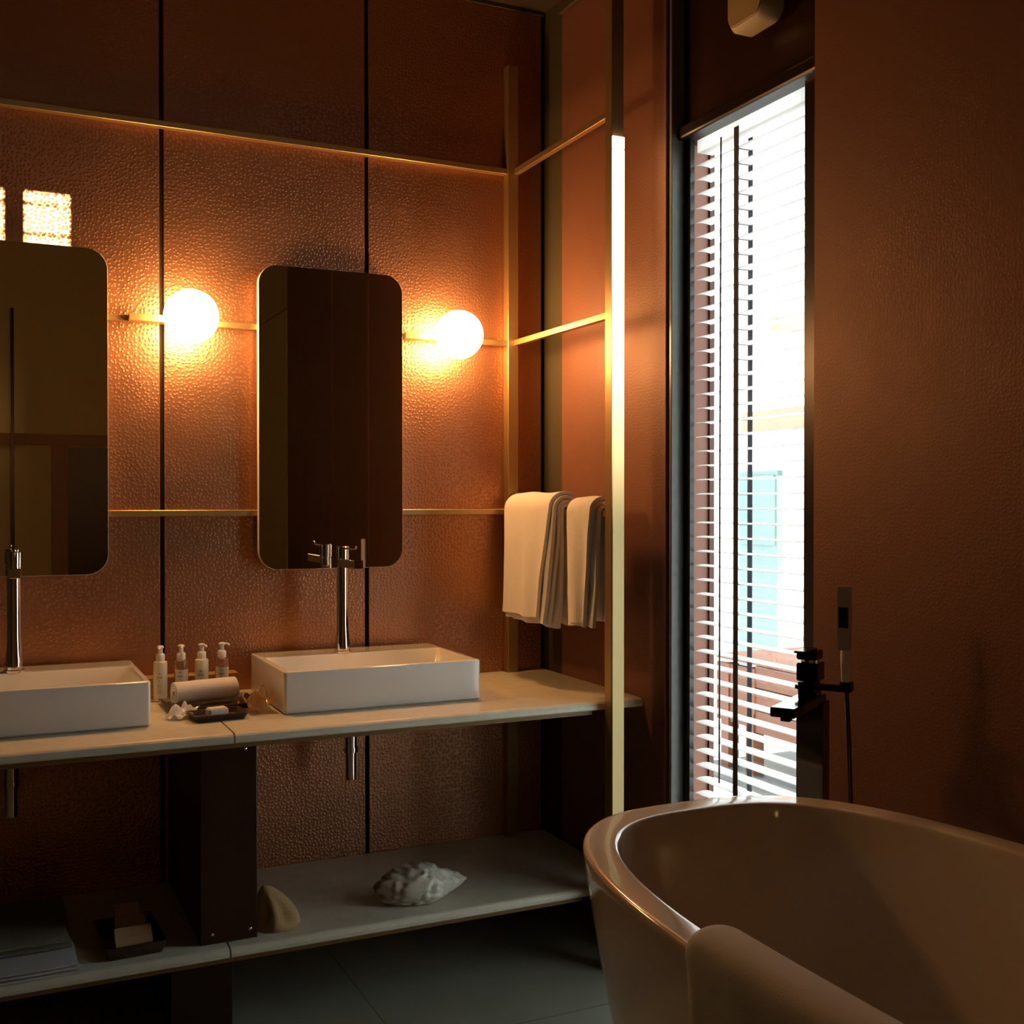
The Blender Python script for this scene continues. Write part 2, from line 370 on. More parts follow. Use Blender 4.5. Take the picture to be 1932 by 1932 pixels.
# venetian blind
bl = thing('venetian_blind', (1.73, 2.24, 0.3), 'white venetian blind with thin open slats hanging in the tall window', 'blind')
mk('head_rail', box(B(), 1.706, 1.756, 2.022, 2.462, ZT-0.038, ZT-0.004, 0.002), 'slat', bl)
z = -0.0185 + 1.27 + 0.0377*25
while z > 2.17: z -= 0.0377
top_slat = z
zs_ = []
while z > 0.20: zs_.append(z); z -= 0.0377
for z in zs_:
    t = B(); rg = []
    for k in range(7):
        x = 1.708 + 0.046*k/6; c = 0.0028*(1-((k-3)/3)**2)
        rg.append([(x, 2.022, z+c), (x, 2.468, z+c), (x, 2.468, z+c-0.0013), (x, 2.022, z+c-0.0013)])
    loft(t, rg); mk('slat', t, 'slat', bl)
mk('bottom_rail', box(B(), 1.708, 1.754, 2.022, 2.468, z-0.004, z+0.010, 0.003), 'slat', bl)
for (x, y) in ((1.7035, 2.2885), (1.7585, 2.3035)):
    mk('ladder_tape', box(B(), x-0.0006, x+0.0006, y-0.0095, y+0.0095, z, ZT-0.02), 'tape', bl, label='dark grey cloth tape')
for z2 in zs_: mk('ladder_rung', box(B(), 1.704, 1.758, 2.2925, 2.2965, z2-0.0035, z2-0.0025), 'tape', bl)
mk('tilt_wand', tube(B(), [(1.700, 2.348, ZT-0.03), (1.700, 2.350, 1.5), (1.700, 2.351, 0.55)], 0.0022, 8), 'tape', bl)

# ================================================================ OUTSIDE
struct('ground', box(B(), 1.9, 14, -1, 16, -0.5, -0.4), 'white_out', 'sunlit pale terrace outside the window', 'terrace')
ow = struct('terrace_wall', box(B(), 6.05, 6.3, 4.0, 12, -0.4, 1.86), 'white_out', 'bright white wall outside the window', 'wall')
dr2 = struct('door_2', box(box(B(), 6.0, 6.05, 7.49, 8.02, -0.38, 1.53), 5.985, 6.0, 7.52, 7.99, 0.9, 1.49), 'teal', 'blue-green glazed door seen through the blind', 'door')
tb = box(B(), 5.9, 6.5, 6.4, 7.85, 1.87, 2.03); box(tb, 5.7, 6.5, 7.1, 7.2, 2.64, 2.74)
struct('roof_eave', tb, 'roofwood', 'red-brown roof edge beyond the blind', 'roof')
pl = thing('timber_planter', (4.5, 5.3, -0.4), 'red-brown timber plank planter box on the terrace, seen low through the blind', 'planter')
t = B()
for k in range(3): box(t, 4.2, 4.24, 5.53, 5.84, -0.10+0.122*k, 0.015+0.122*k, 0.003)
mk('side_planks', t, 'deckwood', pl)
t = B()
for k in range(3): box(t, 4.2, 4.24, 4.5, 5.45, -0.12+0.135*k, 0.010+0.135*k, 0.003)
mk('front_planks', t, 'deckwood', pl)
mk('rim_board', box(B(), 4.2, 4.9, 4.5, 5.84, 0.285, 0.31), 'deckwood', pl)
for y in (5.45, 5.70, 4.6): mk('post', box(B(), 4.19, 4.27, y, y+0.075, -0.385, 0.26), 'deckwood', pl)
mk('back_board', box(B(), 4.85, 4.9, 4.5, 5.84, -0.12, 0.285), 'deckwood', pl)
tag(mk('planter_shade', box(B(), 4.0, 5.4, 4.3, 5.9, -0.399, -0.385), 'shade_grey'), 'dark grey sheet painted as shade on the terrace under the timber planter', 'shade')  # added dark sheet standing in for the shade below the planter

# ================================================================ BRASS FRAME
fr = thing('towel_frame', (1.543, 2.616, 0), 'square brass frame with tall posts and rails enclosing the right end of washstand', 'towel rack')
P = (1.526, 1.563)
mk('front_post', box(box(B(), P[0], P[1], 2.5975, 2.6335, 0, H-0.001, 0.0012, 1), P[0], P[1], 2.5975, 2.6335, 0, 0.002), 'brass', fr)
mk('rear_post', box(B(), 1.509, 1.545, 3.213, 3.2485, 0.0, 2.652, 0.0012, 1), 'brass', fr)
for z in (2.317, 1.774, 1.237): mk('side_rail', box(B(), 1.530, 1.548, 2.6335, 3.213, z-0.009, z+0.009, 0.001, 1), 'brass', fr)
for z in (2.317, 1.772, 1.237): mk('wall_rail', box(B(), XL, 1.509, 3.2225, 3.2485, z-0.0085, z+0.0085, 0.001, 1), 'brass', fr)
mk('light_strip', box(B(), P[0]+0.001, P[1]-0.001, 2.592, 2.5985, 0.003, 2.212), 'led', fr, label='glowing warm white light strip')
mk('strip_cap', box(B(), P[0]+0.001, P[1]-0.001, 2.592, 2.5985, 2.216, 2.247), 'led', fr)

# ================================================================ WASHSTAND
def slab(name, x0, x1, yf, z1, th, notch, label, group):
    t = B(); r = 0.008
    back = [(x1, 3.248)]
    if notch: back = [(x1, 3.248), (1.547, 3.248), (1.547, 3.211), (1.507, 3.211), (1.507, 3.248)]
    poly = [(x0, yf), (x1, yf)] + back + [(x0, 3.248)]
    # front bullnose: stack of insets
    rg = []
    for dz, ins in ((0, 0.003), (0.003, 0), (th-0.012, 0), (th-0.006, 0.0025), (th-0.002, 0.007), (th, 0.013)):
        rg.append([(x, y + (ins if abs(y-yf) < 1e-6 else 0), z1-th+dz) for x, y in poly])
    loft(t, rg)
    return tag(mk(name, t, 'marble'), label, 'slab', group)
CT, CF = 0.726, 2.637
slab('stone_slab', 0.534, 1.649, CF, CT, 0.023, True, 'pale stone countertop slab under the right basin', 'stone slabs of the washstand')
slab('stone_slab', -1.2, 0.530, CF, CT, 0.023, False, 'pale stone countertop slab under the left basin', 'stone slabs of the washstand')
ST, SF = 0.201, 2.692
slab('stone_slab', 0.534, 1.649, SF, ST, 0.023, True, 'lower stone shelf slab carrying the crumpled plastic bag', 'stone slabs of the washstand')
slab('stone_slab', -1.2, 0.530, SF, ST, 0.023, False, 'lower stone shelf slab carrying the folded linen', 'stone slabs of the washstand')
tag(mk('support_board', box(B(), -1.2, 1.495, CF+0.010, 3.09, CT-0.035, CT-0.0235), 'wood_edge'), 'thin golden board under the stone countertop', 'board', 'boards under the stone slabs')
tag(mk('support_board', box(B(), -1.2, 1.495, SF+0.010, 3.21, ST-0.035, ST-0.0235), 'wood_edge'), 'thin golden board under the lower stone shelf', 'board', 'boards under the stone slabs')
pr = thing('wooden_pier', (0.537, 2.9, ST), 'dark red wooden pier standing on lower shelf beneath the countertop joint', 'pier', 'dark piers carrying the washstand')
mk('pier_body', box(B(), 0.469, 0.606, 2.737, 3.245, ST+0.001, CT-0.036, 0.002), 'darkwood', pr)
for sx, sz in ((0.577, 0.668), (0.498, 0.226), (0.588, 0.226)): mk('screw', lathe(B(), (sx, 2.737, sz), (0, -1, 0), [(0.004, 0), (0.004, 0.001), (0.002, 0.002)], 12), 'chrome', pr)
tag(mk('wooden_pier', box(B(), 0.40, 0.545, 2.735, 3.20, 0.0, ST-0.0355, 0.002), 'darkwood'), 'short black pier on the floor beneath the lower shelf', 'pier', 'dark piers carrying the washstand')

def basin(dx, label):
    x0, x1, y0, y1, zb, zt = 0.692+dx, 1.237+dx, 2.812, 3.208, CT+0.001, 0.836
    root = thing('vessel_basin', ((x0+x1)/2, (y0+y1)/2, CT), label, 'basin', 'white rectangular basins on the counter')
    t = B(); R = lambda a, b_, c, d, r, z: [(x, y, z) for x, y in rrect(a, b_, c, d, r, 4)]
    i0, i1, j0, j1 = x0+0.017, x1-0.017, y0+0.015, y1-0.122
    rg = [R(x0+0.004, x1-0.004, y0+0.004, y1-0.004, 0.008, zb), R(x0, x1, y0, y1, 0.009, zb+0.004), R(x0, x1, y0, y1, 0.009, zt-0.005),
          R(x0+0.001, x1-0.001, y0+0.001, y1-0.001, 0.008, zt-0.002), R(x0+0.004, x1-0.004, y0+0.004, y1-0.004, 0.007, zt),
          R(i0-0.003, i1+0.003, j0-0.003, j1+0.003, 0.012, zt), R(i0, i1, j0, j1, 0.012, zt-0.003),
          R(i0+0.012, i1-0.012, j0+0.006, j1-0.012, 0.02, zt-0.045), R(i0+0.035, i1-0.035, j0+0.02, j1-0.035, 0.03, zt-0.075),
          R(i0+0.12, i1-0.12, j0+0.09, j1-0.09, 0.04, zt-0.083)]
    loft(t, rg); mk('basin_bowl', t, 'ceramic', root, smooth=35)
    mk('drain_plug', lathe(B(), ((x0+x1)/2, (j0+j1)/2, zt-0.083), (0, 0, 1), [(0.032, 0), (0.032, 0.003), (0.028, 0.005), (0, 0.006)], 24), 'chrome', root, smooth=40)
    dxp = 0.962 if dx == 0 else 0.064
    q = [(0.018, 0.0), (0.018, -0.143), (0.0205, -0.143), (0.0205, -0.156), (0.016, -0.158), (0.0155, -0.236), (0.013, -0.236), (0.013, -0.10)]
    mk('waste_pipe', lathe(B(), (dxp, 3.12, CT-0.024), (0, 0, 1), q, 28), 'chrome', root, smooth=40)
basin(0, 'white rectangular vessel basin on the right, fully in view')
basin(-0.870, 'white rectangular vessel basin on the left, cut by the frame')

def tap(x, label, turn=0.0):
    y, z0, z1 = 3.112, 0.8365, 1.141
    root = thing('basin_tap', (x, y, z0), label, 'tap', 'tall chrome taps behind the basins')
    mk('tap_column', lathe(B(), (x, y, z0), (0, 0, 1), [(0.026, 0), (0.026, 0.005), (0.0215, 0.007), (0.0205, 0.03), (0.018, 0.06), (0.0165, 0.09), (0.0162, 0.262), (0.0148, 0.263), (0.0148, 0.266), (0.0175, 0.267), (0.0175, 0.2725)], 40), 'chrome', root, smooth=35)
    mk('tap_handle', lathe(B(), (x, y, z0+0.2725), (0, 0, 1), [(0.0165, 0), (0.0175, 0.001), (0.0178, 0.031), (0.016, 0.0325), (0, 0.0325)], 40), 'chrome', root, smooth=35)
    mk('spout', box(B(), x-0.014, x+0.014, y-0.152, y-0.005, 1.083, 1.107, 0.0015), 'chrome', root)
    mk('lever', tube(B(), [(x, y-0.01, 1.135), (x, y-0.09, 1.1365), (x, y-0.120, 1.138), (x, y-0.128, 1.141), (x, y-0.131, 1.147)], 0.0028, 10), 'chrome', root, smooth=60)
tap(0.9355, 'tall chrome mixer tap behind the right basin')
tap(0.0715, 'tall chrome mixer tap behind the left basin')

def mirror(x0, x1, label):
    z0, z1, ya, yb = 1.073, 1.950, 3.200, 3.2215
    root = thing('wall_mirror', ((x0+x1)/2, 3.24, z0), label, 'mirror', 'rounded upright mirrors over the basins')
    pts = rrect(x0, x1, z0, z1, 0.055, 10)
    t = B(); loft(t, [[(x, yb, z) for x, z in pts], [(x, ya+0.0012, z) for x, z in pts]]); mk('mirror_body', t, 'edge', root, smooth=40)
    p2 = rrect(x0+0.0008, x1-0.0008, z0+0.0008, z1-0.0008, 0.0545, 10)
    t = B(); loft(t, [[(x, ya+0.0012, z) for x, z in p2], [(x, ya, z) for x, z in p2]]); mk('mirror_glass', t, 'mirror', root)
    mk('mount_block', box(B(), (x0+x1)/2-0.1, (x0+x1)/2+0.1, yb, 3.2495, 1.35, 1.65), 'blackpl', root)
mirror(0.7155, 1.150, 'rounded upright mirror above the right basin')
mirror(-0.130, 0.3085, 'rounded upright mirror above the left basin, cut by the frame')

def lamp(x, arm, label):
    root = thing('globe_lamp', (x, 3.22, 1.775), label, 'lamp', 'round opal wall lamps on the brass rail')
    t = B(); bmesh.ops.create_uvsphere(t, u_segments=48, v_segments=32, radius=0.0735)
    for v in t.verts: v.co += Vector((x, 3.142, 1.776))
    mk('lamp_globe', t, 'globe', root, smooth=0)
    t = box(B(), x-arm, x, 3.2015, 3.222, 1.764, 1.784, 0.001, 1)
    lathe(t, (x, 3.222, 1.775), (0, -1, 0), [(0.022, 0), (0.022, 0.018), (0.018, 0.022)], 24)
    mk('lamp_arm', t, 'brass', root)
lamp(0.519, 0.155, 'glowing round opal wall lamp between the two mirrors')
lamp(1.311, 0.150, 'glowing round opal wall lamp right of the right mirror, beside the post')

# wall lamp opposite the mirrors (its glow shows at the edge of the left mirror)
sl = thing('wall_sconce', (-0.24, YR, 1.8), 'warm round wall lamp on the olive wall opposite the mirrors', 'lamp')
mk('sconce_shade', lathe(B(), (-0.24, YR+0.10, 1.74), (0, 0, 1), [(0.03, 0), (0.055, 0.02), (0.06, 0.09), (0.055, 0.16), (0.03, 0.18)], 28), pmat('sconce_glass', (0.9, 0.85, 0.7), 0.4, emit=(1.0, 0.62, 0.27), es=4.0), sl, smooth=50)
mk('sconce_bracket', box(B(), -0.265, -0.215, YR, YR+0.06, 1.79, 1.86, 0.003), 'brass', sl)

# ================================================================ TOWELS ON THE RAIL
def hung_towel(name, y0, y1, zt, drop_f, drop_b, layers, xc, label, splay=0.0, th=0.0105):
    t = B(); rnd = random.Random(int(y0*1000))
    for L in range(layers):
        r = 0.0135 + L*th
        off = rnd.uniform(-0.004, 0.004); df = drop_f - (layers-1-L)*-0.0 + rnd.uniform(-0.012, 0.010) - 0.006*L; db = drop_b + rnd.uniform(-0.015, 0.015)
        ya, yb = y0 + rnd.uniform(0, 0.018), y1 - rnd.uniform(0, 0.012)
        prof = []; nl = 14
        for k in range(nl): # front leg up
            f = k/nl; prof.append((-1, r, -df*(1-f)))
        for k in range(13): prof.append((None, r, math.pi - math.pi*k/12))
        for k in range(1, nl+1): prof.append((1, r, -db*k/nl))
        rings = []
        NY = 14
        for j in range(NY+1):
            y = ya + (yb-ya)*j/NY; ring_o, ring_i = [], []
            for s, rr, a in prof:
                for ring, q in ((ring_o, rr+th*0.46), (ring_i, rr-th*0.46)):
                    if s is None: x, zz = q*1.1*math.cos(a), q*math.sin(a)
                    else:
                        d = -a; wv = 0.006*math.sin(y*46+L*1.3+d*5)*min(1, d/0.15) + 0.004*noise.noise(Vector((y*9, d*7, L)))
                        fl = (splay*(d/drop_f)**1.3*(0.35+0.65*L/max(1, layers-1))) if s < 0 else 0.25*splay*(d/drop_f)
                        x = s*(q*1.1 + fl) + wv; zz = a
                    zz += 0.002*math.sin(y*30+L)
                    yy = y + (0.012*math.sin(L*2.1)*(min(1, -a/0.3) if s else 0)) + (-(j/NY-0.5)*0.04*max(0, (-a if s else 0))/0.3*0.6 if s else 0)
                    if s and s < 0: yy += (0.05*(-a/drop_f)*(L/layers)*0.9 if j < NY/2 else 0.0)*(1-j/NY*2 if j < NY/2 else 0)
                    ring.append((xc + x, yy, zt + zz))
            rings.append(ring_o + ring_i[::-1])
        loft(t, rings)
    o = mk(name, t, 'towel', smooth=50)
    return tag(o, label, 'towel', 'white towels on the brass side rail')
hung_towel('hand_towel', 2.868, 3.195, 1.248, 0.345, 0.33, 4, 1.539, 'thick folded white towel on the brass side rail, farther from the camera', splay=0.022)
hung_towel('hand_towel', 2.655, 2.800, 1.244, 0.325, 0.31, 3, 1.539, 'narrow folded white towel on the side rail, partly behind the front post', splay=0.01)

# ================================================================ COUNTER ITEMS
tag(mk('wooden_box', box(B(), 0.398, 0.654, 3.190, 3.246, CT, CT+0.060, 0.002), 'boxwood'), 'long light oak box on the counter behind the pump bottles', 'box')

def bottle(x, y, body, label, tw):
    root = thing('pump_bottle', (x, y, CT), label, 'bottle', 'pump bottles between the basins')
    r = 0.0185
    prof = [(r-0.002, 0), (r, 0.002), (r, 0.104), (r-0.001, 0.107), (r-0.005, 0.1085), (0.012, 0.109)]
    mk('bottle_body', lathe(B(), (x, y, CT+0.0005), (0, 0, 1), prof, 36), body, root, smooth=40)
    t = B(); a0, a1 = math.radians(205), math.radians(335); n = 16
    def arc(rr, z): return [(x+rr*math.cos(a0+(a1-a0)*k/n), y+rr*math.sin(a0+(a1-a0)*k/n), z) for k in range(n+1)]
    o_ = [arc(r+0.0006, CT+0.012), arc(r+0.0006, CT+0.084)]; i_ = [arc(r+0.0001, CT+0.012), arc(r+0.0001, CT+0.084)]
    loft(t, [o_[0]+i_[0][::-1], o_[1]+i_[1][::-1]]); lb = mk('bottle_label', t, 'label', root)
    t = B()
    def mark(u, z, wd, h):
        a = math.radians(254) + u/r; wv = Vector((-math.sin(a), math.cos(a), 0)); nn = Vector((math.cos(a), math.sin(a), 0))
        c = Vector((x, y, 0)) + nn*(r+0.0009); obox(t, (c.x, c.y, CT+z), wv, nn, (0, 0, 1), wd, 0.0006, h)
    for u, h in ((-0.004, .0012), (-0.002, .002), (0, .0032), (0.002, .002), (0.004, .0012)): mark(u, 0.076+h/2, 0.0014, h)
    for u in (-0.0055, -0.0028, 0, 0.0028, 0.0055): mark(u, 0.0665, 0.0018, 0.003)
    mark(0, 0.0575, 0.0028, 0.002)
    for q, z in enumerate((0.046, 0.0425, 0.039, 0.031, 0.0275, 0.024)): mark(0, z, 0.013 - 0.003*(q % 3 == 2), 0.0007)
    mk('label_print', t, 'ink', lb)
    p = root
    mk('pump_collar', lathe(B(), (x, y, CT+0.109), (0, 0, 1), [(0.0115, 0), (0.0118, 0.001), (0.0118, 0.017), (0.0085, 0.021), (0.0062, 0.0215), (0.0062, 0.034), (0.0058, 0.035)], 24), 'pump', p, smooth=40)
    t = lathe(B(), (x, y, CT+0.143), (0, 0, 1), [(0.0062, 0), (0.0092, 0.002), (0.009, 0.006), (0.006, 0.008), (0, 0.008)], 20)
    d = Vector((math.cos(tw), math.sin(tw), 0))
    tube(t, [Vector((x, y, CT+0.1475)), Vector((x, y, CT+0.1475))+d*0.012, Vector((x, y, CT+0.1455))+d*0.018, Vector((x, y, CT+0.1425))+d*0.020], 0.0032, 10)
    mk('pump_head', t, 'pump', p, smooth=50)
bottle(0.437, 3.160, 'cream', 'cream pump bottle, leftmost of the four beside the left basin', math.radians(-108))
bottle(0.492, 3.160, 'clear', 'clear greenish pump bottle, second from the left basin', math.radians(-95))
bottle(0.547, 3.160, 'cream', 'cream pump bottle, third from the left, behind the rolled towel', math.radians(-60))
bottle(0.602, 3.160, 'clear2', 'clear pinkish pump bottle, rightmost of the four', math.radians(-15))

def tray(name, x0, x1, y0, y1, z, h, lab, cat, m='dish', rot=0.0, wall=0.006):
    t = B(); R = lambda a, b_, c, d, r, zz: [(x, y, zz) for x, y in rrect(a, b_, c, d, r, 3)]
    e = 0.010
    loft(t, [R(x0+e, x1-e, y0+e, y1-e, 0.006, z), R(x0, x1, y0, y1, 0.008, z+h), R(x0+wall, x1-wall, y0+wall, y1-wall, 0.006, z+h),
             R(x0+wall+e*0.7, x1-wall-e*0.7, y0+wall+e*0.7, y1-wall-e*0.7, 0.005, z+0.005)])
    if rot:
        c = Vector(((x0+x1)/2, (y0+y1)/2, 0)); mt = Matrix.Translation(c) @ Matrix.Rotation(rot, 4, 'Z') @ Matrix.Translation(-c)
        bmesh.ops.transform(t, matrix=mt, verts=t.verts[:])
    return tag(mk(name, t, m, smooth=30), lab, cat)
tray('wooden_tray', 0.425, 0.665, 2.955, 3.125, CT, 0.012, 'reddish dark tray on the counter under the rolled towel', 'tray', 'dish')
tray('soap_dish', 0.463, 0.600, 2.800, 2.900, CT, 0.017, 'dark brown rectangular soap dish near the counter joint', 'soap dish', rot=0.10)
tag(mk('soap_bar', obox(B(), (0.530, 2.846, CT+0.0185), (0.985, 0.17, 0), (-0.17, 0.985, 0), (0, 0, 1), 0.050, 0.034, 0.019, 0.0035), 'soap', smooth=30), 'small ivory soap bar in the dark soap dish', 'soap')
# rolled towel: spiral section
t = B(); p0, p1 = Vector((0.452, 3.020, CT+0.0405)), Vector((0.617, 3.052, CT+0.0405)); ax = (p1-p0).normalized(); sd = ax.cross(Vector((0, 0, 1))).normalized(); up = Vector((0, 0, 1))
rings = []
for j in range(13):
    f = j/12; c = p0.lerp(p1, f); o_, i_ = [], []
    for k in range(73):
        a = k/72*2*math.pi*2.6 + 0.6; rr = 0.0075 + 0.0083*(a-0.6)/(2*math.pi)*1.05
        rr *= 1 + 0.03*noise.noise(Vector((f*4, a, 0)))
        sh = ax*(0.0015*math.sin(a*1.7)*(1 if j in (0, 12) else 0))
        for lst, q in ((o_, rr+0.0033), (i_, rr-0.0033)): lst.append(c + sh + sd*(q*math.cos(a)) + up*(q*math.sin(a)))
    rings.append([tuple(v) for v in o_ + i_[::-1]])
loft(t, rings); tag(mk('rolled_towel', t, 'towel', smooth=60), 'small white towel rolled up on the tray before the bottles', 'towel')

def film(name, c, sx, sy, amp, rot, m, lab, cat, seed, lean=0.0, zoff=0.0):
    t = B(); n = 14; c = Vector(c); rows_t, rows_b = [], []
    Rz = Matrix.Rotation(rot, 3, 'Z')
    for i in range(n+1):
        rt, rb = [], []
        for j in range(n+1):
            u, v = i/n-0.5, j/n-0.5
            hgt = amp*abs(noise.noise(Vector((u*2.6+seed, v*2.2, seed))))*2.2 + amp*0.25*abs(noise.noise(Vector((u*7, v*3+seed, 3)))) + lean*(u+0.5)
            e = 1 - 0.16*noise.noise(Vector((u*3, v*3, seed+9)))
            p = Rz @ Vector((u*sx*e, v*sy*e, 0)); p.z = 0.0016 + hgt + zoff
            rt.append(c+p); rb.append(c+p-Vector((0, 0, 0.0008)))
        rows_t.append(rt); rows_b.append(rb)
    loft(t, [a + b_[::-1] for a, b_ in zip(rows_t, rows_b)])
    return tag(mk(name, t, m, smooth=35), lab, cat)
film('plastic_wrapper', (0.452, 2.893, CT), 0.085, 0.050, 0.015, 0.75, 'plastic', 'crumpled clear plastic wrapper beside the left basin', 'wrapper', 2.3, lean=0.012)
film('plastic_wrapper', (0.645, 2.93, CT), 0.068, 0.17, 0.026, 0.0, 'film2', 'crumpled amber-looking clear wrapper against the right basin', 'wrapper', 5.7, lean=0.016)

# ================================================================ LOWER SHELF ITEMS
t = B()
NX, NY = 30, 18
def cloth_slab(t, x0, x1, y0, y1, z0, th, seed, wob=0.004):
    rt = []
    for i in range(NX+1):
        top, bot = [], []
        for j in range(NY+1):
            x = x0+(x1-x0)*i/NX; y = y0+(y1-y0)*j/NY
            x2 = x + (0.004*noise.noise(Vector((y*8, seed, 1))) if i in (0, NX) else 0)
            y2 = y + (0.006*noise.noise(Vector((x*7, seed, 2))) if j in (0, NY) else 0)
            e = min(1, min(i, NX-i, j, NY-j)/1.5)
            z = z0 + th*(0.55+0.45*e) + wob*(0.5+noise.noise(Vector((x*9, y*9, seed))))*e
            top.append((x2, y2, z)); bot.append((x2, y2, z0))
        rt.append(top + bot[::-1])
    loft(t, rt)
for k in range(3): cloth_slab(t, -0.25+0.004*k, 0.197-0.003*k, 2.702+0.003*k, 3.12, ST+0.001+0.0075*k, 0.006, 3+k, 0.0015)
tag(mk('folded_cloth', t, 'paper', smooth=40), 'folded off-white cloth layers at the left end of lower shelf', 'cloth')
t = B()
for k in range(2): cloth_slab(t, -0.25+0.006*k, 0.186-0.006*k, 2.800+0.006*k, 3.15-0.02*k, ST+0.0265+0.010*k, 0.008, 13+k, 0.004)
tag(mk('linen_bag', t, 'linen', smooth=40), 'folded grey-green linen bag lying on the off-white cloth', 'bag')
tray('card_tray', 0.248, 0.388, 2.732, 2.945, ST, 0.030, 'dark tray holding kraft cards on the lower shelf', 'tray', rot=0.05, wall=0.004)
def card(cx, cy, cz, wd, hh, th, tilt, lab, mark=False):
    u = Vector((0.998, 0.05, 0)); n_ = Vector((0.05*0, -math.cos(tilt), math.sin(tilt))).normalized(); v = n_.cross(u).normalized()
    if v.z < 0: v = -v
    o = mk('kraft_box', obox(B(), (cx, cy, cz), u, v, n_, wd, hh, th, 0.0015), 'kraft')
    tag(o, lab, 'box', 'small kraft boxes in the dark tray')
    if mark:
        t2 = B(); c = Vector((cx, cy, cz)) + n_*(th/2+0.0003)
        for k in range(6): obox(t2, c + u*(-0.010+0.004*k), u, v, n_, 0.0026, 0.0022 if k % 2 else 0.0014, 0.0005)
        mk('box_print', t2, 'ink', o)
card(0.322, 2.792, ST+0.0305, 0.086, 0.046, 0.014, 0.70, 'widest kraft box with a small printed word, front of the tray', True)
card(0.322, 2.850, ST+0.0335, 0.070, 0.050, 0.018, 0.75, 'middle kraft box in the dark tray')
card(0.320, 2.895, ST+0.0500, 0.058, 0.050, 0.018, 0.65, 'rearmost and highest kraft box in the dark tray')

# tan pointed pouch
t = B(); rg = []
NS, NZ = 40, 16
for k in range(NZ+1):
    f = k/NZ; z = ST+0.001 + 0.106*f; rr = 0.059*(1-f**1.6)**0.66 + 0.0006
    if f < 0.08: rr *= 0.93 + f
    ring = []
    for i in range(NS):
        a = 2*math.pi*i/NS
        g = math.sin(min(1, f*1.15)*math.pi)
        crease = 1 - 0.42*g*max(0, math.cos(a-math.radians(222)))**5 + 0.16*g*max(0, math.cos(a-math.radians(252)))**16 - 0.22*g*max(0, math.cos(a-math.radians(285)))**14 + 0.08*g*max(0, math.cos(a-math.radians(320)))**8
        ring.append((0.667 + rr*crease*math.cos(a)*1.0 - 0.030*f*f, 2.795 + rr*crease*math.sin(a)*0.95, z))
    rg.append(ring)
loft(t, rg); tag(mk('felt_pouch', t, 'tan', smooth=60), 'tan pointed felt pouch beside the dark pier on lower shelf', 'pouch')

# crumpled plastic bag
t = B(); bmesh.ops.create_icosphere(t, subdivisions=5, radius=1.0)
for v in t.verts:
    p = v.co.copy(); x, y, z = p
    tip = max(0, x)**3
    sx = 0.116*(1+0.20*tip) ; sy = 0.068*(1-0.75*tip); sz = 0.066*(1-0.72*tip) 
    zz = z*sz
    if z < 0: zz *= 0.62
    q = Vector((x*sx, y*sy, zz))
    cr = noise.multi_fractal(Vector((x*2.2, y*2.2+3, z*3.0)), 1.0, 2.2, 4)
    rid = abs(noise.noise(Vector((x*4.5+y*1.2, y*1.4, z*1.5+1.7))))
    q *= 1 + 0.07*(cr-0.8) - 0.14*max(0, 0.20-rid)/0.20
    q.z += 0.012*tip
    v.co = q
mn = min(v.co.z for v in t.verts)
for v in t.verts:
    v.co.z = max(v.co.z, mn*0.72); 
mn = min(v.co.z for v in t.verts)
bmesh.ops.transform(t, matrix=Matrix.Translation((1.052, 2.815, ST+0.001-mn)) @ Matrix.Rotation(-0.12, 4, 'Z'), verts=t.verts[:])
tag(mk('plastic_bag', t, 'bag', smooth=0), 'crumpled pale plastic bag with a pointed corner on the lower shelf', 'bag')

# ================================================================ WALL FIXTURE ABOVE WINDOW
wf = thing('wall_speaker', (1.65, 2.10, 2.5), 'beige rounded wall speaker on the dark wood above the window', 'speaker')
pts = rrect(2.058, 2.205, 2.378, 2.66, 0.035, 8)
p2 = rrect(2.068, 2.195, 2.388, 2.648, 0.028, 8)
t = B(); loft(t, [[(1.665, y, z) for y, z in pts], [(1.625, y, z) for y, z in pts], [(1.610, y, z) for y, z in p2]]); mk('speaker_body', t, 'beige', wf, smooth=40)
mk('wall_bracket', box(B(), 1.664, 1.6945, 2.09, 2.17, 2.46, 2.60), 'blackpl', wf)
p3 = rrect(2.071, 2.192, 2.391, 2.644, 0.026, 8)
t = B(); loft(t, [[(1.611, y, z) for y, z in p3], [(1.606, y, z) for y, z in p3]]); mk('speaker_grille', t, 'beige', wf)

# ================================================================ BATHTUB
TX, TY, TA, TB, TZ = 1.152, 0.868, 0.372, 0.850, 0.720
def sup(a, b_, z, n=3.0, cy=TY, N=96):
    out = []
    for i in range(N):
        th = 2*math.pi*i/N; c, s = math.cos(th), math.sin(th)
        out.append((TX + a*math.copysign(abs(c)**(2/n), c), cy + b_*math.copysign(abs(s)**(2/n), s), z))
    return out
tb = thing('bathtub', (TX, TY, 0), 'large freestanding white oval bathtub in the right foreground', 'bathtub')
rg = []
for z, o in ((0.0, 0.110), (0.012, 0.102), (0.15, 0.080), (0.30, 0.056), (0.45, 0.033), (0.58, 0.015), (0.66, 0.006), (0.700, 0.001), (0.713, 0.0), (0.7175, 0.0012), (0.7200, 0.0038), (0.7206, 0.007), (0.7206, 0.010),
           (0.7204, 0.026), (0.7202, 0.042), (0.7198, 0.0455), (0.7185, 0.0485), (0.716, 0.0505), (0.711, 0.0522), (0.69, 0.056), (0.62, 0.071), (0.50, 0.092), (0.38, 0.118), (0.28, 0.150), (0.22, 0.19), (0.195, 0.24), (0.185, 0.30)):
    rg.append(sup(TA-o, TB-o*1.15, z, 3.0 - 0.5*min(1, max(0, (0.7-z)/0.7))))
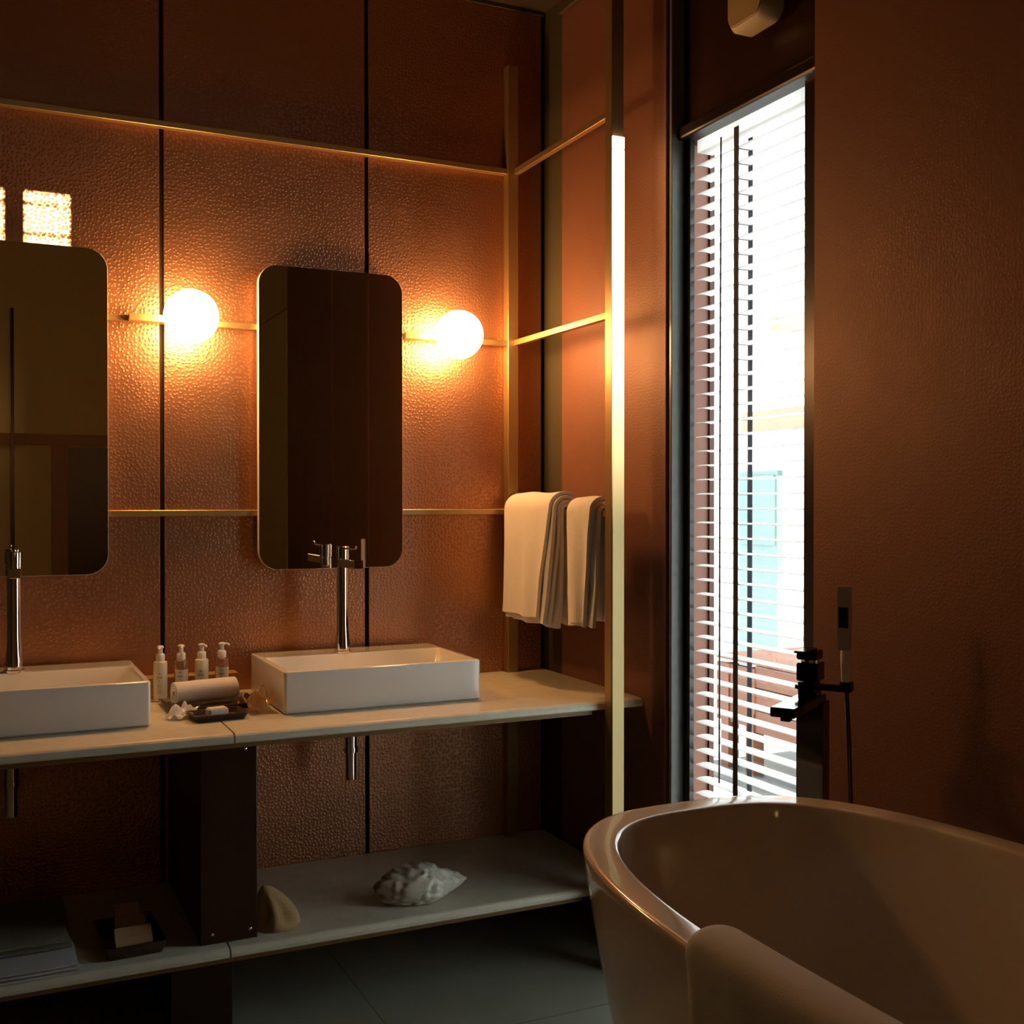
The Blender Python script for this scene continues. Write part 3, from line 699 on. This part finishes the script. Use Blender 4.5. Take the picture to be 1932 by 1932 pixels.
t = B(); loft(t, rg); mk('tub_shell', t, 'tub', tb, smooth=60)
mk('tub_drain', lathe(B(), (TX, TY, 0.185), (0, 0, 1), [(0.035, 0), (0.035, 0.003), (0.03, 0.005), (0, 0.005)], 24), 'chrome', tb)

# towel over tub rim
t = B(); prof = []   # (outward offset o from outer edge, z)
for k in range(12): prof.append((0.036 - 0.036*k/11 + 0.0, 0.36 + 0.335*k/11))
for a in (150, 120, 100): prof.append((-0.006, 0.70+0.008*(1)))
prof = prof[:12] + [(-0.010, 0.712), (-0.006, 0.728), (0.006, 0.737), (0.022, 0.740), (0.038, 0.739), (0.052, 0.734), (0.062, 0.724), (0.067, 0.708)] + [(0.068+0.035*k/9, 0.69-0.26*k/9) for k in range(10)]
NYt = 44; rings = []
for j in range(NYt+1):
    f = j/NYt; y = 1.150 - 0.62*f
    s = abs((y-TY)/TB); xe = TX - TA*(1-s**3.0)**(1/3.0)
    rnd_end = max(0, 1-f/0.05)**2*0.010 + max(0, (f-0.95)/0.05)**2*0.010
    o_, i_ = [], []
    for k, (o, z) in enumerate(prof):
        d = abs(k-15)/15.0
        fold = 0.011*math.sin(f*34+1.0+0.6*math.sin(f*9))*d*d + 0.010*noise.noise(Vector((f*7, k*0.18, 2)))*min(1, d*1.5)
        dirx = -1 if k < 15 else 1
        base = (xe + o + (0.000), y, z)
        out = Vector((-1, 0, 0.25)) if k < 12 else (Vector((1, 0, 0.2)) if k > 19 else Vector((-0.6+1.2*(k-12)/7, 0, 1)))
        out.normalize()
        p = Vector(base) + out*(0.010 - rnd_end + max(0, fold)+0.002)
        yy = p.y + (0.035*d*(f-0.4) if k < 15 else 0.02*d*(f-0.5))
        if k < 12: yy += 0.028*(1-k/12.0)*(1-f)
        o_.append((p.x, yy, p.z)); q = p - out*0.008; i_.append((q.x, yy, q.z))
    rings.append(o_ + i_[::-1])
loft(t, rings)
tag(mk('bath_towel', t, 'towel', smooth=0, subsurf=2), 'white bath towel draped over the near rim of the bathtub', 'towel')

# ================================================================ TUB FILLER
an = math.radians(32.5)
f1 = Vector((-math.cos(an), -math.sin(an), 0)); s1 = Vector((math.sin(an), -math.cos(an), 0)); Z = Vector((0, 0, 1))
C0 = Vector((1.485, 1.745, 0))
def P3(fw, sd, z): return C0 + f1*fw + s1*sd + Z*z
tf = thing('tub_filler', (C0.x, C0.y, 0), 'freestanding chrome tub filler with hand shower between bathtub and window', 'tap')
mk('floor_plate', obox(B(), P3(0, 0, 0.006), f1, s1, Z, 0.11, 0.11, 0.012, 0.002), 'chrome_dark_refl', tf)
mk('riser', obox(B(), P3(-0.005, 0, 0.44), f1, s1, Z, 0.046, 0.053, 0.87, 0.0012), 'chrome_dark_refl', tf)
mk('spout', obox(obox(B(), P3(0.082, 0, 0.880), f1, s1, Z, 0.200, 0.046, 0.018, 0.001), P3(0.158, 0, 0.866), f1, s1, Z, 0.016, 0.018, 0.010, 0.001), 'chrome_dark_refl', tf)
mk('mixer_body', obox(obox(obox(B(), P3(0.018, 0.002, 0.9365), f1, s1, Z, 0.048, 0.042, 0.036, 0.002), P3(0.020, 0.0, 0.907), f1, s1, Z, 0.052, 0.044, 0.020, 0.006), P3(0.016, 0.0, 0.893), f1, s1, Z, 0.040, 0.036, 0.014, 0.003), 'chrome_dark_refl', tf)
mk('mixer_neck', lathe(B(), P3(0.016, 0, 0.954), Z, [(0.017, 0), (0.017, 0.006)], 24), 'chrome', tf)
mk('mixer_handle', obox(obox(B(), P3(0.016, 0.0, 0.969), f1, s1, Z, 0.044, 0.040, 0.018, 0.002), P3(0.042, 0.0, 0.980), f1, s1, Z, 0.075, 0.024, 0.004, 0.001), 'chrome_dark_refl', tf)
mk('side_arm', obox(obox(B(), P3(0, 0.040, 0.905), f1, s1, Z, 0.018, 0.050, 0.013, 0.001), P3(0, 0.068, 0.909), f1, s1, Z, 0.024, 0.022, 0.020, 0.002), 'chrome_dark_refl', tf)
hs = mk('hand_shower', obox(B(), P3(0.010, 0.066, 1.0435), f1, s1, Z, 0.016, 0.025, 0.124, 0.0025), 'chrome_tan_refl', tf)
q = P3(0.0185, 0.066, 1.045); 
mk('spray_plate', obox(B(), q, f1, s1, Z, 0.0015, 0.019, 0.040, 0.0004), 'blackpl', hs, label='dark rectangular spray face').matrix_parent_inverse = Matrix()
mk('shower_neck', lathe(B(), P3(0.004, 0.067, 0.919), Z, [(0.008, 0), (0.0085, 0.018), (0.010, 0.050), (0.009, 0.062)], 20), 'pump', tf, smooth=50)
hp = []
for k in range(25):
    f = k/24; z = 0.90 - 0.86*f
    hp.append(P3(0.0 - 0.01*math.sin(f*3), 0.068 + 0.014*math.sin(f*2.6) - 0.03*f*f, z))
mk('shower_hose', tube(B(), hp, 0.0042, 10), 'chrome_dark_refl', tf, smooth=60)
